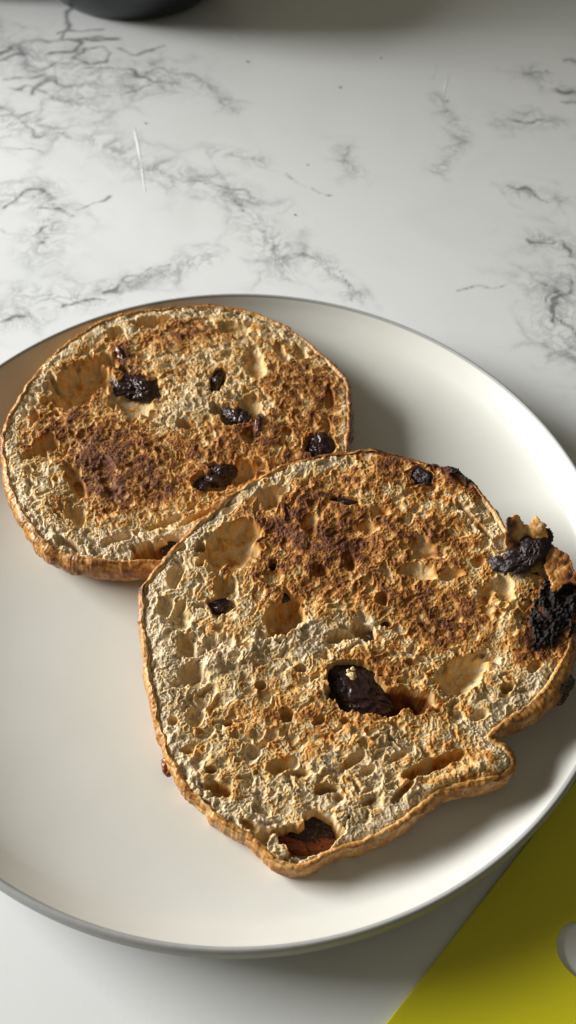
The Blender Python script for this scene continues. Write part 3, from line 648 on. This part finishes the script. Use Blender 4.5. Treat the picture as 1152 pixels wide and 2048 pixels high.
for r_ in tops:
    for i in range(len(r_)): ed.append(bm.edges.new((r_[i], r_[(i+1) % len(r_)])))
bmesh.ops.triangle_fill(bm, use_beauty=True, use_dissolve=False, edges=ed)
g = bmesh.ops.extrude_face_region(bm, geom=bm.faces[:])
for v_ in g['geom']:
    if isinstance(v_, bmesh.types.BMVert): v_.co.z = .0003
bmesh.ops.recalc_face_normals(bm, faces=bm.faces)
me = bpy.data.meshes.new('cutting_board'); bm.to_mesh(me); bm.free(); me.materials.append(M_mat)
bo = bpy.data.objects.new('cutting_board', me); C.objects.link(bo)
bv = bo.modifiers.new('edge', 'BEVEL'); bv.width = .0004; bv.segments = 3; bv.limit_method = 'ANGLE'
tag(bo, 'thin yellow plastic cutting board with a rounded handle slot, under the plate rim at right', 'cutting board')

# ------------------------------------------------------------------ dark bowl and black toaster at the back
M_dark, nt, b = mat('dark_slate_glaze')
nt.links.new(mix(nt, noise_n(nt, 60, 3, .5), (.006, .009, .012), (.010, .013, .017)), b.inputs['Base Color']); b.inputs['Roughness'].default_value = .35
bc = at(240, 38)
bowl = tag(empty('bowl', (bc[0], bc[1]+.052, 0)), 'dark slate coloured bowl on the counter cut by the top edge of the photo', 'bowl')
def lathe_at(name, prof, n, m, parent):
    o = lathe(name, prof, n, m, None); o.parent = parent; return o
lathe_at('bowl_body', smooth_prof([(0, .003), (.050, .003), (.052, .0005), (.056, .001), (.066, .012), (.080, .035), (.088, .065), (.0885, .0705), (.0865, .0715), (.0845, .069), (.076, .037), (.060, .014), (0, .010)], 0), 160, M_dark, bowl)
M_black, nt, b = mat('black_plastic')
nt.links.new(mix(nt, noise_n(nt, 500, 2, .5), (.008, .008, .009), (.014, .014, .015)), b.inputs['Base Color']); b.inputs['Roughness'].default_value = .45
def rbox(name, lo, hi, m, parent, bev):
    bm = bmesh.new(); bmesh.ops.create_cube(bm, size=1)
    for v_ in bm.verts: v_.co = Vector([(lo[i]+hi[i])/2+v_.co[i]*(hi[i]-lo[i]) for i in range(3)])
    bmesh.ops.bevel(bm, geom=bm.edges[:], offset=bev, segments=4, affect='EDGES', profile=.6)
    me = bpy.data.meshes.new(name); bm.to_mesh(me); bm.free(); me.materials.append(m); me.polygons.foreach_set('use_smooth', [True]*len(me.polygons))
    o = bpy.data.objects.new(name, me); C.objects.link(o); o.parent = parent; return o
tcn = at(-10, -6)
toaster = tag(empty('kitchen_appliance', (-.212-.15, .43+.20, 0)), 'black appliance behind the bowl at the top left corner', 'appliance')
rbox('housing', (-.15, -.20, .008), (.15, .20, .42), M_black, toaster, .02)
for sx in (-.12, .12):
    for sy in (-.17, .17):
        rbox('foot', (sx-.012, sy-.012, 0), (sx+.012, sy+.012, .0085), M_black, toaster, .002)

# ------------------------------------------------------------------ specks and painted scratch glints on the counter
M_speck, nt, b = mat('toast_speck'); b.inputs['Base Color'].default_value = (.06, .035, .02, 1); b.inputs['Roughness'].default_value = .8
SPECKS = [(680, 175, 1.5, 'dark crumb speck in the middle of the far countertop, left of the farthest speck'), (762, 117, 1.3, 'farthest dark crumb speck, on the grey veinless stretch of countertop'),
 (495, 124, 1.7, 'dark crumb speck on the countertop just right of the dense dark veins'), (291, 247, 1.3, 'dark crumb speck beside the long painted white glint on the left of the countertop'),
 (590, 430, 1.1, 'nearest crumb speck, on the countertop just behind the plate'), (615, 330, 1.0, 'faint crumb speck on the countertop behind the smaller slice, second nearest to the plate'),
 (894, 203, 1.2, 'dark crumb speck at the lower end of the short painted white glint on the right'), (1092, 142, 1.3, 'dark crumb speck among the veins at the right edge of the countertop')]
for px_, py_, s_, lab in SPECKS:
    c0 = at(px_, py_); v_, f_ = ico(2)
    rg = np.random.default_rng(px_); s2 = s_*.0004
    VV = v_*(.8+.4*rg.random((len(v_), 1)))*np.array([1.3, .9, .5])*s2
    o = mesh_np('crumb_speck', VV+np.array([0, 0, s2*.45]), f_, M_speck); o.location = (c0[0], c0[1], 0); o.rotation_euler.z = rg.random()*3
    tag(o, lab, 'crumb', 'loose crumb specks on the countertop')
M_glint, nt, b = mat('painted_glint_white'); b.inputs['Base Color'].default_value = (.95, .95, .95, 1); b.inputs['Roughness'].default_value = .2  # near-white colour paints the bright reflection along hairline scratches
glints = empty('painted_counter_glints', (0, 0, 0)); glints['kind'] = 'structure'
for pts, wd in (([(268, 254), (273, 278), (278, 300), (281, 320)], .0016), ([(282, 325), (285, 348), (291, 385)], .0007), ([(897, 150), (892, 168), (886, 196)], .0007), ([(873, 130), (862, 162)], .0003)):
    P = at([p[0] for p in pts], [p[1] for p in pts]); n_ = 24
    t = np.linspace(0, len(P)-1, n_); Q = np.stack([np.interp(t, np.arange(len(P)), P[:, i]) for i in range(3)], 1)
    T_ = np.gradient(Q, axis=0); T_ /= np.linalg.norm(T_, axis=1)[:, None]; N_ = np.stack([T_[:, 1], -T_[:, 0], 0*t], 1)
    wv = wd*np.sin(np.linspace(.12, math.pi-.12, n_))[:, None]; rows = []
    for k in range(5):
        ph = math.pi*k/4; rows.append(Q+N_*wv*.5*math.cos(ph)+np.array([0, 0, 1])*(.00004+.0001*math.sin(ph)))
    mesh_np('glint', np.stack(rows, 1).reshape(-1, 3), grid_faces(n_, 5), M_glint, glints)
